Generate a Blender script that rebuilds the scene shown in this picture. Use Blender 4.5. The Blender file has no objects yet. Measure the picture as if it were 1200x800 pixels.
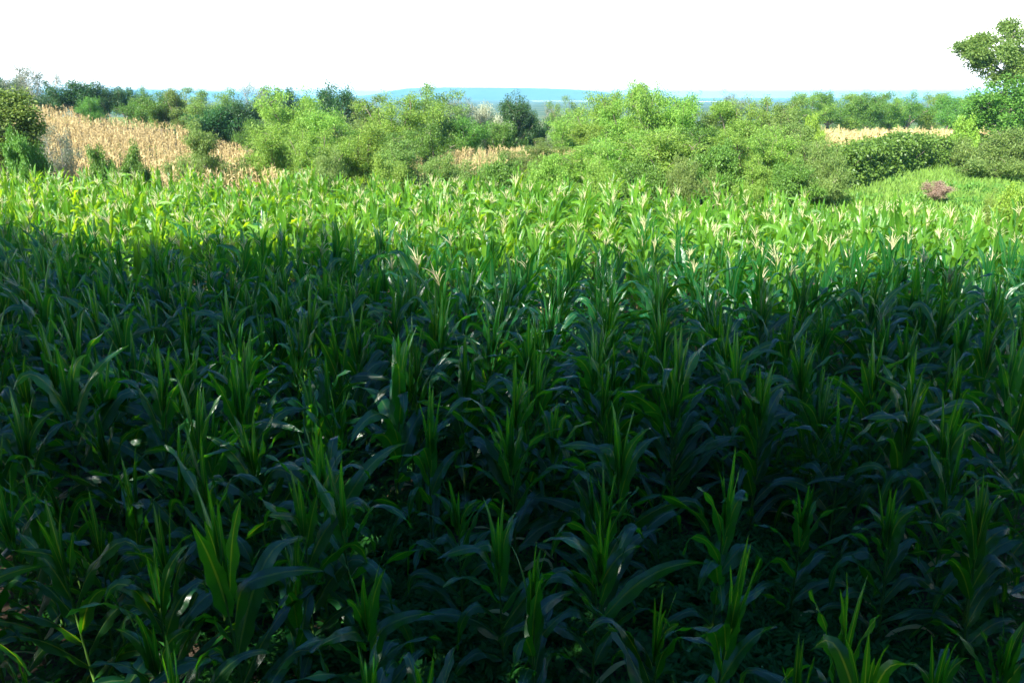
import bpy, math, random
import numpy as np
from mathutils import Vector, Matrix
S = bpy.context.scene
C = S.collection
R = math.radians
# ------------------------------------------------------------------ camera, sky, sun, exposure
F = 933.0; PITCH = R(17.05); CAMZ = 5.0
cd = bpy.data.cameras.new('camera'); cam = bpy.data.objects.new('camera', cd); C.objects.link(cam)
cam.location = (0, 0, CAMZ); cam.rotation_euler = (math.pi/2-PITCH, 0, 0)
cd.sensor_width = 36; cd.lens = F/1200*36; cd.clip_end = 60000; cd.clip_start = .1
S.camera = cam
SUN_EL = R(36); SUN_AZ = R(214)          # azimuth clockwise from +Y (behind and to the left)
w = bpy.data.worlds.new('World'); S.world = w; w.use_nodes = True
nt = w.node_tree; nt.nodes.clear()
out = nt.nodes.new('ShaderNodeOutputWorld'); bg = nt.nodes.new('ShaderNodeBackground')
sky = nt.nodes.new('ShaderNodeTexSky'); sky.sky_type = 'NISHITA'; sky.sun_disc = False
sky.sun_elevation = SUN_EL; sky.sun_rotation = SUN_AZ; sky.air_density = 1.0; sky.dust_density = .6; sky.ozone_density = 4.0
tc = nt.nodes.new('ShaderNodeTexCoord'); sx = nt.nodes.new('ShaderNodeSeparateXYZ')
mr = nt.nodes.new('ShaderNodeMapRange'); mr.interpolation_type = 'SMOOTHSTEP'
mr.inputs['From Min'].default_value = .16; mr.inputs['From Max'].default_value = .10   # white haze bank low in the sky
mx = nt.nodes.new('ShaderNodeMixRGB'); mx.inputs['Color2'].default_value = (24, 23.5, 23, 1)
nt.links.new(tc.outputs['Generated'], sx.inputs[0]); nt.links.new(sx.outputs['Z'], mr.inputs['Value'])
cool = nt.nodes.new('ShaderNodeMixRGB'); cool.blend_type = 'MULTIPLY'; cool.inputs['Fac'].default_value = 1; cool.inputs['Color2'].default_value = (.50, .92, 1.3, 1)
nt.links.new(sky.outputs[0], cool.inputs['Color1'])
nt.links.new(mr.outputs[0], mx.inputs['Fac']); nt.links.new(cool.outputs[0], mx.inputs['Color1'])
nt.links.new(mx.outputs[0], bg.inputs['Color']); bg.inputs['Strength'].default_value = .064
nt.links.new(bg.outputs[0], out.inputs['Surface'])
sl = bpy.data.lights.new('sun', 'SUN'); sl.energy = 5.0; sl.angle = R(.5); sl.color = (1, .95, .86)
so = bpy.data.objects.new('sun', sl); C.objects.link(so)
sd = Vector((math.sin(SUN_AZ)*math.cos(SUN_EL), math.cos(SUN_AZ)*math.cos(SUN_EL), math.sin(SUN_EL)))
so.rotation_euler = sd.to_track_quat('Z', 'Y').to_euler(); so.location = (-20, -30, 40)
S.view_settings.view_transform = 'Standard'; S.view_settings.look = 'None'
S.view_settings.exposure = 1.55; S.view_settings.gamma = 1; S.view_settings.use_curve_mapping = False
S.render.resolution_x = 1024; S.render.resolution_y = 682
try:
    S.cycles.transparent_max_bounces = 6; S.cycles.max_bounces = 8; S.cycles.transmission_bounces = 5
    S.cycles.volume_bounces = 1
except Exception: pass

def at(px, py, Y):
    """world point on the ray of photograph pixel (1200x800) at ground distance Y"""
    a = (px-600)/F; b = (400-py)/F
    d = Vector((a, math.cos(PITCH)+b*math.sin(PITCH), -math.sin(PITCH)+b*math.cos(PITCH)))
    return Vector((0, 0, CAMZ)) + d*(Y/d.y)

# ------------------------------------------------------------------ materials
def new_mat(name):
    m = bpy.data.materials.new(name); m.use_nodes = True
    n = m.node_tree; n.nodes.clear()
    return m, n, n.nodes.new('ShaderNodeOutputMaterial')
def leaf_mat(name, c0, c1, tr, tfac=.35, rough=.45, spec=.5, objvar=.25, midrib=False, scale=3.0, tip=None):
    """two-tone leaf, colour varies per leaf, per plant and in patches; thin and translucent"""
    m, n, o = new_mat(name); L = n.links.new
    geo = n.nodes.new('ShaderNodeNewGeometry'); oi = n.nodes.new('ShaderNodeObjectInfo')
    tcn = n.nodes.new('ShaderNodeTexCoord'); noi = n.nodes.new('ShaderNodeTexNoise')
    noi.inputs['Scale'].default_value = scale; noi.inputs['Detail'].default_value = 3
    L(tcn.outputs['Object'], noi.inputs['Vector'])
    add = n.nodes.new('ShaderNodeMath'); add.operation = 'ADD'
    L(geo.outputs['Random Per Island'], add.inputs[0]); L(noi.outputs['Fac'], add.inputs[1])
    mlt = n.nodes.new('ShaderNodeMath'); mlt.operation = 'MULTIPLY'; mlt.inputs[1].default_value = .62
    L(add.outputs[0], mlt.inputs[0])
    mix = n.nodes.new('ShaderNodeMixRGB'); mix.inputs['Color1'].default_value = (*c0, 1); mix.inputs['Color2'].default_value = (*c1, 1)
    L(mlt.outputs[0], mix.inputs['Fac']); col = mix.outputs[0]
    hsv = n.nodes.new('ShaderNodeHueSaturation')
    a = n.nodes.new('ShaderNodeMapRange'); a.inputs['To Min'].default_value = 1-objvar; a.inputs['To Max'].default_value = 1+objvar
    L(oi.outputs['Random'], a.inputs['Value']); L(a.outputs[0], hsv.inputs['Value'])
    h = n.nodes.new('ShaderNodeMapRange'); h.inputs['To Min'].default_value = .485; h.inputs['To Max'].default_value = .512
    L(oi.outputs['Random'], h.inputs['Value']); L(h.outputs[0], hsv.inputs['Hue'])
    L(col, hsv.inputs['Color']); col = hsv.outputs[0]
    if midrib:
        uv = n.nodes.new('ShaderNodeUVMap'); su = n.nodes.new('ShaderNodeSeparateXYZ'); L(uv.outputs[0], su.inputs[0])
        s1 = n.nodes.new('ShaderNodeMath'); s1.operation = 'SUBTRACT'; s1.inputs[1].default_value = .5; L(su.outputs['X'], s1.inputs[0])
        ab = n.nodes.new('ShaderNodeMath'); ab.operation = 'ABSOLUTE'; L(s1.outputs[0], ab.inputs[0])
        rr = n.nodes.new('ShaderNodeMapRange'); rr.inputs['From Min'].default_value = .075; rr.inputs['From Max'].default_value = .03
        L(ab.outputs[0], rr.inputs['Value'])
        m2 = n.nodes.new('ShaderNodeMixRGB'); m2.inputs['Color2'].default_value = (.20, .30, .12, 1)
        sc = n.nodes.new('ShaderNodeMath'); sc.operation = 'MULTIPLY'; sc.inputs[1].default_value = .28; L(rr.outputs[0], sc.inputs[0])
        L(sc.outputs[0], m2.inputs['Fac']); L(col, m2.inputs['Color1']); col = m2.outputs[0]
        # veins
        wv = n.nodes.new('ShaderNodeMath'); wv.operation = 'SINE'
        wm = n.nodes.new('ShaderNodeMath'); wm.operation = 'MULTIPLY'; wm.inputs[1].default_value = 95; L(su.outputs['X'], wm.inputs[0]); L(wm.outputs[0], wv.inputs[0])
        bp = n.nodes.new('ShaderNodeBump'); bp.inputs['Strength'].default_value = .25; bp.inputs['Distance'].default_value = .003; L(wv.outputs[0], bp.inputs['Height'])
    p = n.nodes.new('ShaderNodeBsdfPrincipled'); L(col, p.inputs['Base Color'])
    p.inputs['Roughness'].default_value = rough; p.inputs['Specular IOR Level'].default_value = spec
    if midrib: L(bp.outputs[0], p.inputs['Normal'])
    t = n.nodes.new('ShaderNodeBsdfTranslucent')
    tm = n.nodes.new('ShaderNodeMixRGB'); tm.blend_type = 'MULTIPLY'; tm.inputs['Fac'].default_value = 1; tm.inputs['Color2'].default_value = (*tr, 1)
    L(col, tm.inputs['Color1']); L(tm.outputs[0], t.inputs['Color'])
    ms = n.nodes.new('ShaderNodeMixShader'); ms.inputs[0].default_value = tfac
    L(p.outputs[0], ms.inputs[1]); L(t.outputs[0], ms.inputs[2]); L(ms.outputs[0], o.inputs['Surface'])
    return m
def solid(name, c0, c1, scale=4, rough=.85, bump=.3):
    m, n, o = new_mat(name); L = n.links.new
    tcn = n.nodes.new('ShaderNodeTexCoord'); noi = n.nodes.new('ShaderNodeTexNoise'); noi.inputs['Scale'].default_value = scale; noi.inputs['Detail'].default_value = 8
    L(tcn.outputs['Object'], noi.inputs['Vector'])
    cr = n.nodes.new('ShaderNodeValToRGB'); cr.color_ramp.elements[0].position = .35; cr.color_ramp.elements[1].position = .65
    cr.color_ramp.elements[0].color = (*c0, 1); cr.color_ramp.elements[1].color = (*c1, 1); L(noi.outputs['Fac'], cr.inputs[0])
    p = n.nodes.new('ShaderNodeBsdfPrincipled'); p.inputs['Roughness'].default_value = rough; p.inputs['Specular IOR Level'].default_value = .2
    b = n.nodes.new('ShaderNodeBump'); b.inputs['Strength'].default_value = bump; L(noi.outputs['Fac'], b.inputs['Height']); L(b.outputs[0], p.inputs['Normal'])
    L(cr.outputs[0], p.inputs['Base Color']); L(p.outputs[0], o.inputs['Surface'])
    return m
M = {}
M['corn'] = leaf_mat('corn_leaf_shaded', (.005, .052, .018), (.013, .095, .017), (11, 6.8, .35), .36, .27, .95, .25, True)  # blue-green tone of the shaded rows put into the leaf colour
M['corn_sunlit'] = leaf_mat('corn_leaf_sunlit', (.012, .105, .013), (.15, .32, .032), (5, 3.1, .6), .48, .31, .7, .1, True, 1.2)  # same crop, with the sunlit yellow-green put into the leaf colour
M['stalk'] = solid('corn_stalk', (.05, .14, .02), (.12, .24, .04), 9, .6)
M['tassel'] = leaf_mat('tassel', (.56, .54, .26), (.78, .76, .46), (1, 1, .9), .3, .8, .2, .1)
M['dry'] = leaf_mat('dry_corn', (.48, .36, .14), (.76, .63, .31), (1, .95, .8), .3, .8, .2, .1, False, .6)
M['lime'] = leaf_mat('lime_foliage', (.10, .25, .035), (.32, .48, .09), (1.5, 1.5, .9), .42, .5, .3, .12, False, .8)
M['olive'] = leaf_mat('olive_foliage', (.10, .20, .045), (.27, .38, .10), (1.5, 1.5, .9), .4, .5, .3, .15, False, .8)
M['deep'] = leaf_mat('deep_foliage', (.022, .075, .022), (.065, .16, .04), (1.5, 1.6, .8), .28, .45, .4, .15, False, .8)
M['mid'] = leaf_mat('mid_foliage', (.05, .15, .025), (.17, .32, .05), (1.5, 1.6, .8), .33, .45, .35, .15, False, .8)
M['grey'] = leaf_mat('grey_foliage', (.13, .17, .11), (.26, .30, .20), (1.2, 1.3, 1.0), .3, .6, .2, .1, False, .8)
M['cream'] = leaf_mat('cream_foliage', (.20, .25, .14), (.60, .60, .42), (1.1, 1.1, .9), .3, .6, .2, .1, False, .8)
M['yellow'] = leaf_mat('yellow_foliage', (.15, .29, .03), (.30, .44, .06), (1.5, 1.5, .8), .35, .5, .3, .1, False, .8)
M['brown'] = leaf_mat('brown_foliage', (.30, .21, .14), (.44, .33, .24), (1.1, 1, .9), .2, .8, .1, .1, False, .8)
M['weed'] = leaf_mat('weed_foliage', (.010, .085, .018), (.035, .18, .025), (2.4, 2, .6), .3, .55, .25, .1, False, 1.5)
M['grass'] = leaf_mat('bank_grass', (.10, .22, .03), (.24, .38, .07), (1.4, 1.4, .8), .35, .6, .2, .1, False, .4)
M['bark'] = solid('bark', (.11, .085, .06), (.26, .22, .17), 6, .9)
M['palebark'] = solid('pale_bark', (.30, .27, .23), (.48, .44, .38), 6, .9)

def ground_mat():
    m, n, o = new_mat('earth'); L = n.links.new
    tcn = n.nodes.new('ShaderNodeTexCoord')
    def noise(s, d=8):
        q = n.nodes.new('ShaderNodeTexNoise'); q.inputs['Scale'].default_value = s; q.inputs['Detail'].default_value = d; L(tcn.outputs['Object'], q.inputs['Vector']); return q
    n1 = noise(1.3); n2 = noise(.04, 6); n3 = noise(14)
    soil = n.nodes.new('ShaderNodeValToRGB'); soil.color_ramp.elements[0].color = (.055, .038, .026, 1); soil.color_ramp.elements[1].color = (.13, .095, .065, 1)
    soil.color_ramp.elements[0].position = .35; soil.color_ramp.elements[1].position = .7; L(n3.outputs['Fac'], soil.inputs[0])
    gr = n.nodes.new('ShaderNodeValToRGB'); gr.color_ramp.elements[0].color = (.08, .17, .035, 1); gr.color_ramp.elements[1].color = (.22, .30, .08, 1)
    gr.color_ramp.elements[0].position = .35; gr.color_ramp.elements[1].position = .68; L(n1.outputs['Fac'], gr.inputs[0])
    far = n.nodes.new('ShaderNodeValToRGB'); far.color_ramp.elements[0].color = (.04, .09, .03, 1); far.color_ramp.elements[1].color = (.16, .19, .08, 1)
    far.color_ramp.elements[0].position = .4; far.color_ramp.elements[1].position = .65; L(n2.outputs['Fac'], far.inputs[0])
    a1 = n.nodes.new('ShaderNodeAttribute'); a1.attribute_name = 'grass'; a2 = n.nodes.new('ShaderNodeAttribute'); a2.attribute_name = 'plain'
    m1 = n.nodes.new('ShaderNodeMixRGB'); L(a1.outputs['Fac'], m1.inputs['Fac']); L(soil.outputs[0], m1.inputs['Color1']); L(gr.outputs[0], m1.inputs['Color2'])
    m2 = n.nodes.new('ShaderNodeMixRGB'); L(a2.outputs['Fac'], m2.inputs['Fac']); L(m1.outputs[0], m2.inputs['Color1']); L(far.outputs[0], m2.inputs['Color2'])
    p = n.nodes.new('ShaderNodeBsdfPrincipled'); p.inputs['Roughness'].default_value = .95; p.inputs['Specular IOR Level'].default_value = .1
    b = n.nodes.new('ShaderNodeBump'); b.inputs['Strength'].default_value = .6; b.inputs['Distance'].default_value = .05; L(n3.outputs['Fac'], b.inputs['Height']); L(b.outputs[0], p.inputs['Normal'])
    L(m2.outputs[0], p.inputs['Base Color']); L(p.outputs[0], o.inputs['Surface'])
    return m

# ------------------------------------------------------------------ mesh helpers
class MB:
    """collects numpy chunks of vertices, quads, uvs and material indices"""
    def __init__(s): s.v = []; s.f = []; s.u = []; s.m = []; s.n = 0
    def add(s, v, f, u=None, mi=0):
        v = np.asarray(v, dtype=np.float32).reshape(-1, 3); f = np.asarray(f, dtype=np.int32).reshape(-1, 4)
        s.v.append(v); s.f.append(f+s.n); s.n += len(v)
        s.u.append(np.full((len(v), 2), .3, np.float32) if u is None else np.asarray(u, np.float32).reshape(-1, 2))
        s.m.append(np.full(len(f), mi, np.int32))
    def arrays(s): return np.concatenate(s.v), np.concatenate(s.f), np.concatenate(s.u), np.concatenate(s.m)
    def add_mb(s, arr, mat):
        v, f, u, m = arr
        v2 = v @ np.array(mat.to_3x3()).T.astype(np.float32) + np.array(mat.translation, dtype=np.float32)
        s.v.append(v2.astype(np.float32)); s.f.append(f+s.n); s.n += len(v); s.u.append(u); s.m.append(m)
    def mesh(s, name, mats, smooth=False):
        v, f, u, m = s.arrays()
        me = bpy.data.meshes.new(name)
        me.vertices.add(len(v)); me.vertices.foreach_set('co', v.ravel())
        me.loops.add(len(f)*4); me.loops.foreach_set('vertex_index', f.ravel())
        me.polygons.add(len(f)); me.polygons.foreach_set('loop_start', np.arange(0, len(f)*4, 4, dtype=np.int32))
        try: me.polygons.foreach_set('loop_total', np.full(len(f), 4, np.int32))
        except Exception: pass
        me.polygons.foreach_set('material_index', m)
        if smooth: me.polygons.foreach_set('use_smooth', np.ones(len(f), bool))
        uvl = me.uv_layers.new(name='UVMap'); uvl.data.foreach_set('uv', u[f.ravel()].ravel())
        for x in mats: me.materials.append(x)
        me.update(calc_edges=True)
        return me
def link(name, me, parent=None):
    o = bpy.data.objects.new(name, me); C.objects.link(o)
    if parent: o.parent = parent
    return o
def tag(o, label=None, cat=None, group=None, kind=None):
    if label: o['label'] = label
    if cat: o['category'] = cat
    if group: o['group'] = group
    if kind: o['kind'] = kind
    return o
def empty(name, loc, rz=0, sc=(1, 1, 1)):
    o = bpy.data.objects.new(name, None); C.objects.link(o); o.location = loc; o.rotation_euler = (0, 0, rz); o.scale = sc
    o.empty_display_size = .2
    return o
def tube(mb, pts, rad, sides=6, mi=0):
    pts = np.asarray(pts, float); n = len(pts); rad = np.asarray(rad, float)*np.ones(n)
    t = np.gradient(pts, axis=0); t /= np.linalg.norm(t, axis=1)[:, None]+1e-9
    ref = np.where(np.abs(t[:, 2:3]) > .9, np.array([[1., 0, 0]]), np.array([[0, 0, 1.]]))
    a = np.cross(t, ref); a /= np.linalg.norm(a, axis=1)[:, None]+1e-9; b = np.cross(t, a)
    ang = np.arange(sides)/sides*2*math.pi
    v = pts[:, None]+rad[:, None, None]*(a[:, None]*np.cos(ang)[None, :, None]+b[:, None]*np.sin(ang)[None, :, None])
    i = np.arange(n-1)[:, None]*sides; j = np.arange(sides)[None]; k = (j+1) % sides
    f = np.stack([i+j, i+k, i+sides+k, i+sides+j], -1).reshape(-1, 4)
    mb.add(v.reshape(-1, 3), f, mi=mi)

# ------------------------------------------------------------------ terrain
def ss(a, b, x):
    t = np.clip((x-a)/(b-a), 0, 1); return t*t*(3-2*t)
def edge_y(x):                      # far edge of the corn field
    x = np.asarray(x, float)
    return np.where(x < 0, 31-.14*x, 31-.62*x)
def gz(x, y):
    x = np.asarray(x, float); y = np.asarray(y, float)
    z = .7*ss(22, 33, y)*ss(2, 12, x)
    d = y-edge_y(x)
    z = z + 2.15*ss(2, 24, d)*np.clip((-18.5-x)/16, 0, 1.25)                 # dry corn rise on the left
    z = z + .95*np.exp(-((x+0.5)/7)**2-((y-47)/9)**2)        # small mound in the middle
    z = z + .035*np.sin(x*.9+1)*np.sin(y*.7)*ss(3, 6, y)
    z = z*(1-ss(90, 200, y))
    z = z - 7*ss(110, 500, y)
    z = z + 3.35*(1-ss(.9, 2.9, y))                          # roadside embankment the photo is taken from
    return z
xs = np.concatenate([-np.geomspace(9500, 45, 26), np.arange(-44, 45, 1.0), np.geomspace(45, 9500, 26)])
ys = np.concatenate([-np.geomspace(9500, 20, 16), np.arange(-16, 0, 2), np.arange(0, 4, .25), np.arange(4, 90, 1.0), np.geomspace(92, 9500, 40)])
X, Y = np.meshgrid(xs, ys); Z = gz(X, Y)
nx, ny = len(xs), len(ys)
i = np.arange(ny-1)[:, None]*nx+np.arange(nx-1)[None]
mb = MB(); mb.add(np.stack([X, Y, Z], -1), np.stack([i, i+1, i+nx+1, i+nx], -1))
gm = mb.mesh('ground', [ground_mat()], True)
dd = Y-edge_y(X)
for nm, arr in (('grass', np.maximum(ss(0, 2, dd)*(1-ss(-8, -14, X)*(dd > 3)*(dd < 40)*.9), 1-ss(3, 4.2, Y))), ('plain', ss(100, 220, np.hypot(X, Y)))):
    at_ = gm.attributes.new(nm, 'FLOAT', 'POINT'); at_.data.foreach_set('value', arr.astype(np.float32).ravel())
tag(link('ground', gm), 'dark soil of the corn field running out into green country', None, None, 'structure')

# far blue plateau and ridges
def ridge(name, Yd, prof, depth, seed):
    rs = np.random.RandomState(seed)
    px = np.array([p[0] for p in prof]); py = np.array([p[1] for p in prof])
    u = np.linspace(px[0], px[-1], 120); v = np.interp(u, px, py)
    tops = np.array([list(at(a, b, Yd)) for a, b in zip(u, v)])
    tops[:, 2] += rs.randn(len(u)).cumsum()*.12
    mb = MB(); rows = []
    for k in range(9):
        t = (k/8-.5)*2; r = tops.copy(); r[:, 1] += t*depth
        r[:, 2] = -9+(tops[:, 2]+9)*(1-abs(t)**2.2)+rs.randn(len(u))*.8*(1-abs(t))*(abs(t) > .01)
        rows.append(r)
    n = len(u); i = np.arange(8)[:, None]*n+np.arange(n-1)[None]
    mb.add(np.concatenate(rows), np.stack([i, i+1, i+n+1, i+n], -1))
    return tag(link(name, mb.mesh(name, [M['hillcol']], True)), None, None, None, 'structure')
M['hillcol'] = solid('far_woods', (.03, .075, .03), (.07, .12, .045), .01, .95, 0)
ridge('plateau_hill', 4300, [(395, 116), (440, 111), (462, 106.5), (480, 103.5), (520, 102.5), (600, 103), (660, 104.5), (695, 107), (720, 111), (790, 114.5)], 500, 1)
ridge('far_hill', 5200, [(-300, 113), (20, 108), (120, 105.5), (180, 105), (240, 107), (300, 109), (380, 112.5), (430, 114)], 500, 2)
ridge('low_hill', 4800, [(760, 116), (800, 115), (900, 115.5), (960, 115), (1060, 114.5), (1150, 115), (1500, 114)], 400, 3)
mb = MB()
for (a, b, y0, y1) in ((60, 255, 2300, 2800), (480, 600, 2100, 2400)):
    mb.add([(a, y0, -6.9), (b, y0, -6.9), (b*1.1, y1, -6.9), (a, y1, -6.9)], [(0, 1, 2, 3)])
wm, n_, o_ = new_mat('lake'); p_ = n_.nodes.new('ShaderNodeBsdfPrincipled'); p_.inputs['Base Color'].default_value = (.3, .36, .4, 1); p_.inputs['Roughness'].default_value = .12
n_.links.new(p_.outputs[0], o_.inputs['Surface'])
tag(link('water', mb.mesh('water', [wm])), 'thin pale strip of far water below the blue plateau', None, None, 'structure')

# haze
hm, n_, o_ = new_mat('haze'); pv = n_.nodes.new('ShaderNodeVolumePrincipled')
pv.inputs['Color'].default_value = (.30, .68, 1, 1); pv.inputs['Density'].default_value = .00028; pv.inputs['Anisotropy'].default_value = 0
n_.links.new(pv.outputs[0], o_.inputs['Volume'])
mb = MB(); B = 9600; z0, z1 = -11, 62
mb.add([(-B, -B, z0), (B, -B, z0), (B, B, z0), (-B, B, z0), (-B, -B, z1), (B, -B, z1), (B, B, z1), (-B, B, z1)],
       [(0, 3, 2, 1), (4, 5, 6, 7), (0, 1, 5, 4), (1, 2, 6, 5), (2, 3, 7, 6), (3, 0, 4, 7)])
tag(link('haze', mb.mesh('haze', [hm])), 'pale blue summer haze over the far country', 'haze', None, 'stuff')

# ------------------------------------------------------------------ corn
def leaf(mb, rs, z0, az, length, width, th0, bend, twist, ns, nw, mi=0, power=1.4, ripple=1.0, base_r=.008, hook=0., hk0=.6):
    t = np.linspace(0, 1, ns+1)
    th = th0+bend*t**power
    if hook: th = th+hook*ss(hk0-.1, hk0+.1, t)
    th = np.minimum(th, 3.0)
    dl = length/ns
    hx, hy = math.cos(az), math.sin(az)
    drift = rs.uniform(-.25, .25)
    azt = az+drift*t
    d = np.stack([np.sin(th)*np.cos(azt), np.sin(th)*np.sin(azt), np.cos(th)], -1)
    p = np.zeros((ns+1, 3)); p[1:] = np.cumsum((d[1:]+d[:-1])/2*dl, axis=0)
    p += [hx*base_r, hy*base_r, z0]
    side = np.stack([-np.sin(azt), np.cos(azt), 0*t], -1)
    nrm = np.cross(side, d)
    tw = twist*t
    s2 = side*np.cos(tw)[:, None]+nrm*np.sin(tw)[:, None]; n2 = -side*np.sin(tw)[:, None]+nrm*np.cos(tw)[:, None]
    wd = width*np.clip((.35+t/.16*.65), 0, 1)*(1-t**2.4)**.9+.001
    u = np.linspace(-1, 1, nw+1)
    ph = rs.uniform(0, 6); fr = rs.uniform(14, 24)
    fold = (.42-.25*t)[:, None]*np.abs(u)[None]*wd[:, None]*.5
    rip = np.sin(fr*t[:, None]+ph+(u[None] > 0)*2.1)*.16*ripple*(u[None]**2)*width*np.clip(t*4, 0, 1)[:, None]
    v = p[:, None]+s2[:, None]*(u[None, :, None]*wd[:, None, None]*.5)+n2[:, None]*(fold+rip)[..., None]
    uv = np.stack(np.broadcast_arrays((u[None]+1)/2, t[:, None]), -1)
    i = np.arange(ns)[:, None]*(nw+1)+np.arange(nw)[None]
    mb.add(v, np.stack([i, i+1, i+nw+2, i+nw+1], -1), uv, mi)
def tassel(mb, rs, z0, mi=0, n=9, sides=3, lean=(0, 0), fat=1.0):
    L = rs.uniform(.26, .36)
    for k in range(n):
        az = k*2.4+rs.uniform(-.3, .3); th = 0.03 if k == 0 else rs.uniform(.12, .55)
        l = L*1.15 if k == 0 else L*rs.uniform(.6, 1.0); b0 = z0+(0 if k == 0 else rs.uniform(0, .10))
        t = np.linspace(0, 1, 5); a = th+(rs.uniform(.2, .9)*t**2 if k else 0*t)
        d = np.stack([np.sin(a)*math.cos(az)+lean[0], np.sin(a)*math.sin(az)+lean[1], np.cos(a)], -1)
        p = np.cumsum(d*l/4, 0)-d[0]*l/4+[0, 0, b0]
        tube(mb, p, np.array([.004, .007, .008, .007, .002])*fat, sides, mi)
def corn_plant(seed, H, hi=True, ripe=False, upright=.5, with_tassel=False, lush=1.0):
    """returns (stalk, foliage, tassel) builders; H = height of the upper leaf tips"""
    rs = np.random.RandomState(seed)
    st, fo, ta = MB(), MB(), MB()
    sh = H*(.80 if with_tassel else .66)
    nn = 9; zz = np.linspace(0, sh, nn*2+1); bow = rs.uniform(-.06, .06, 2)
    pts = np.stack([bow[0]*(zz/sh)**2, bow[1]*(zz/sh)**2, zz], -1)
    rad = .014*(1-.6*zz/sh)*(1+.22*(np.arange(len(zz)) % 2 == 0))
    tube(st, pts, rad, 6 if hi else 4)
    ns, nw = (13, 4) if hi else (8, 2)
    plane = 0.0; nl = 12 if hi else 11
    for k in range(nl):
        f = k/(nl-1)
        z = sh*(.10+.88*f**.9)
        az = plane+(k % 2)*math.pi+rs.uniform(-.55, .55)
        length = H*(.25+.245*math.sin(math.pi*min(1, .15+f*.85)))*rs.uniform(.75, 1.2)*lush
        width = ((.080 if hi else .082)+.058*math.sin(math.pi*min(1, .1+f*.8)))*rs.uniform(.85, 1.2)*lush
        th0 = R(38)*(1-f)+R(9)+rs.uniform(-.08, .12)
        up = ss(.45, .95, f)*upright
        bend = (R(108)*(1-up)+R(14)*up)*rs.uniform(.55, 1.25)
        dead = k == 0 and rs.rand() < .6
        if dead: width *= .55; bend = R(150)
        leaf(fo, rs, z, az, length, width, th0*(1-.4*up), bend, rs.uniform(-1.6, 1.6), ns, nw, (3 if not hi else 1) if dead else 0, rs.uniform(1.2, 2.6), 1.0, .008,
             (rs.uniform(.6, 1.5) if rs.rand() < (.5 if up < .6 else .25) else 0.), rs.uniform(.35, .8))
    if not with_tassel:
        for k in range(4):      # furled whorl in the heart
            az = rs.uniform(0, 6.28)
            leaf(fo, rs, sh*rs.uniform(.90, 1.0), az, H*rs.uniform(.26, .38), .055*rs.uniform(.7, 1.2), R(rs.uniform(2, 9)), R(rs.uniform(0, 26)), rs.uniform(-.6, .6), ns, nw, 0, 2.0, .4)
    else:
        tassel(ta, rs, sh, 0, 13 if hi else 12, 4 if hi else 3, tuple(rs.uniform(-.3, .3, 2)), .7 if hi else .8)
    return st, fo, ta

protos = []
DESC = {'u': 'upright spear-like', 'a': 'long arching', 'd': 'drooping ribbon-like', 'm': 'half arching'}
for k in range(14):
    kind = 'uamd'[k % 4]
    up = {'u': 1.0, 'a': .55, 'd': .25, 'm': .8}[kind]
    st, fo, _ = corn_plant(100+k, 2.05+.12*math.sin(k*2.1), True, False, up, False, {'u': .95, 'a': 1.1, 'd': 1.05, 'm': 1.0}[kind])
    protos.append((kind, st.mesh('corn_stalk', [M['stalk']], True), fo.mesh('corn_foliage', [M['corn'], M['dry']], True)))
tprotos = []
for k in range(4):
    st, fo, ta = corn_plant(160+k, 2.1, True, True, .75, True, 1.0)
    tprotos.append(('t', st.mesh('corn_stalk', [M['stalk']], True), fo.mesh('corn_foliage', [M['corn'], M['dry']], True), ta.mesh('corn_tassel', [M['tassel']], True)))

rnd = random.Random(7)
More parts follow.
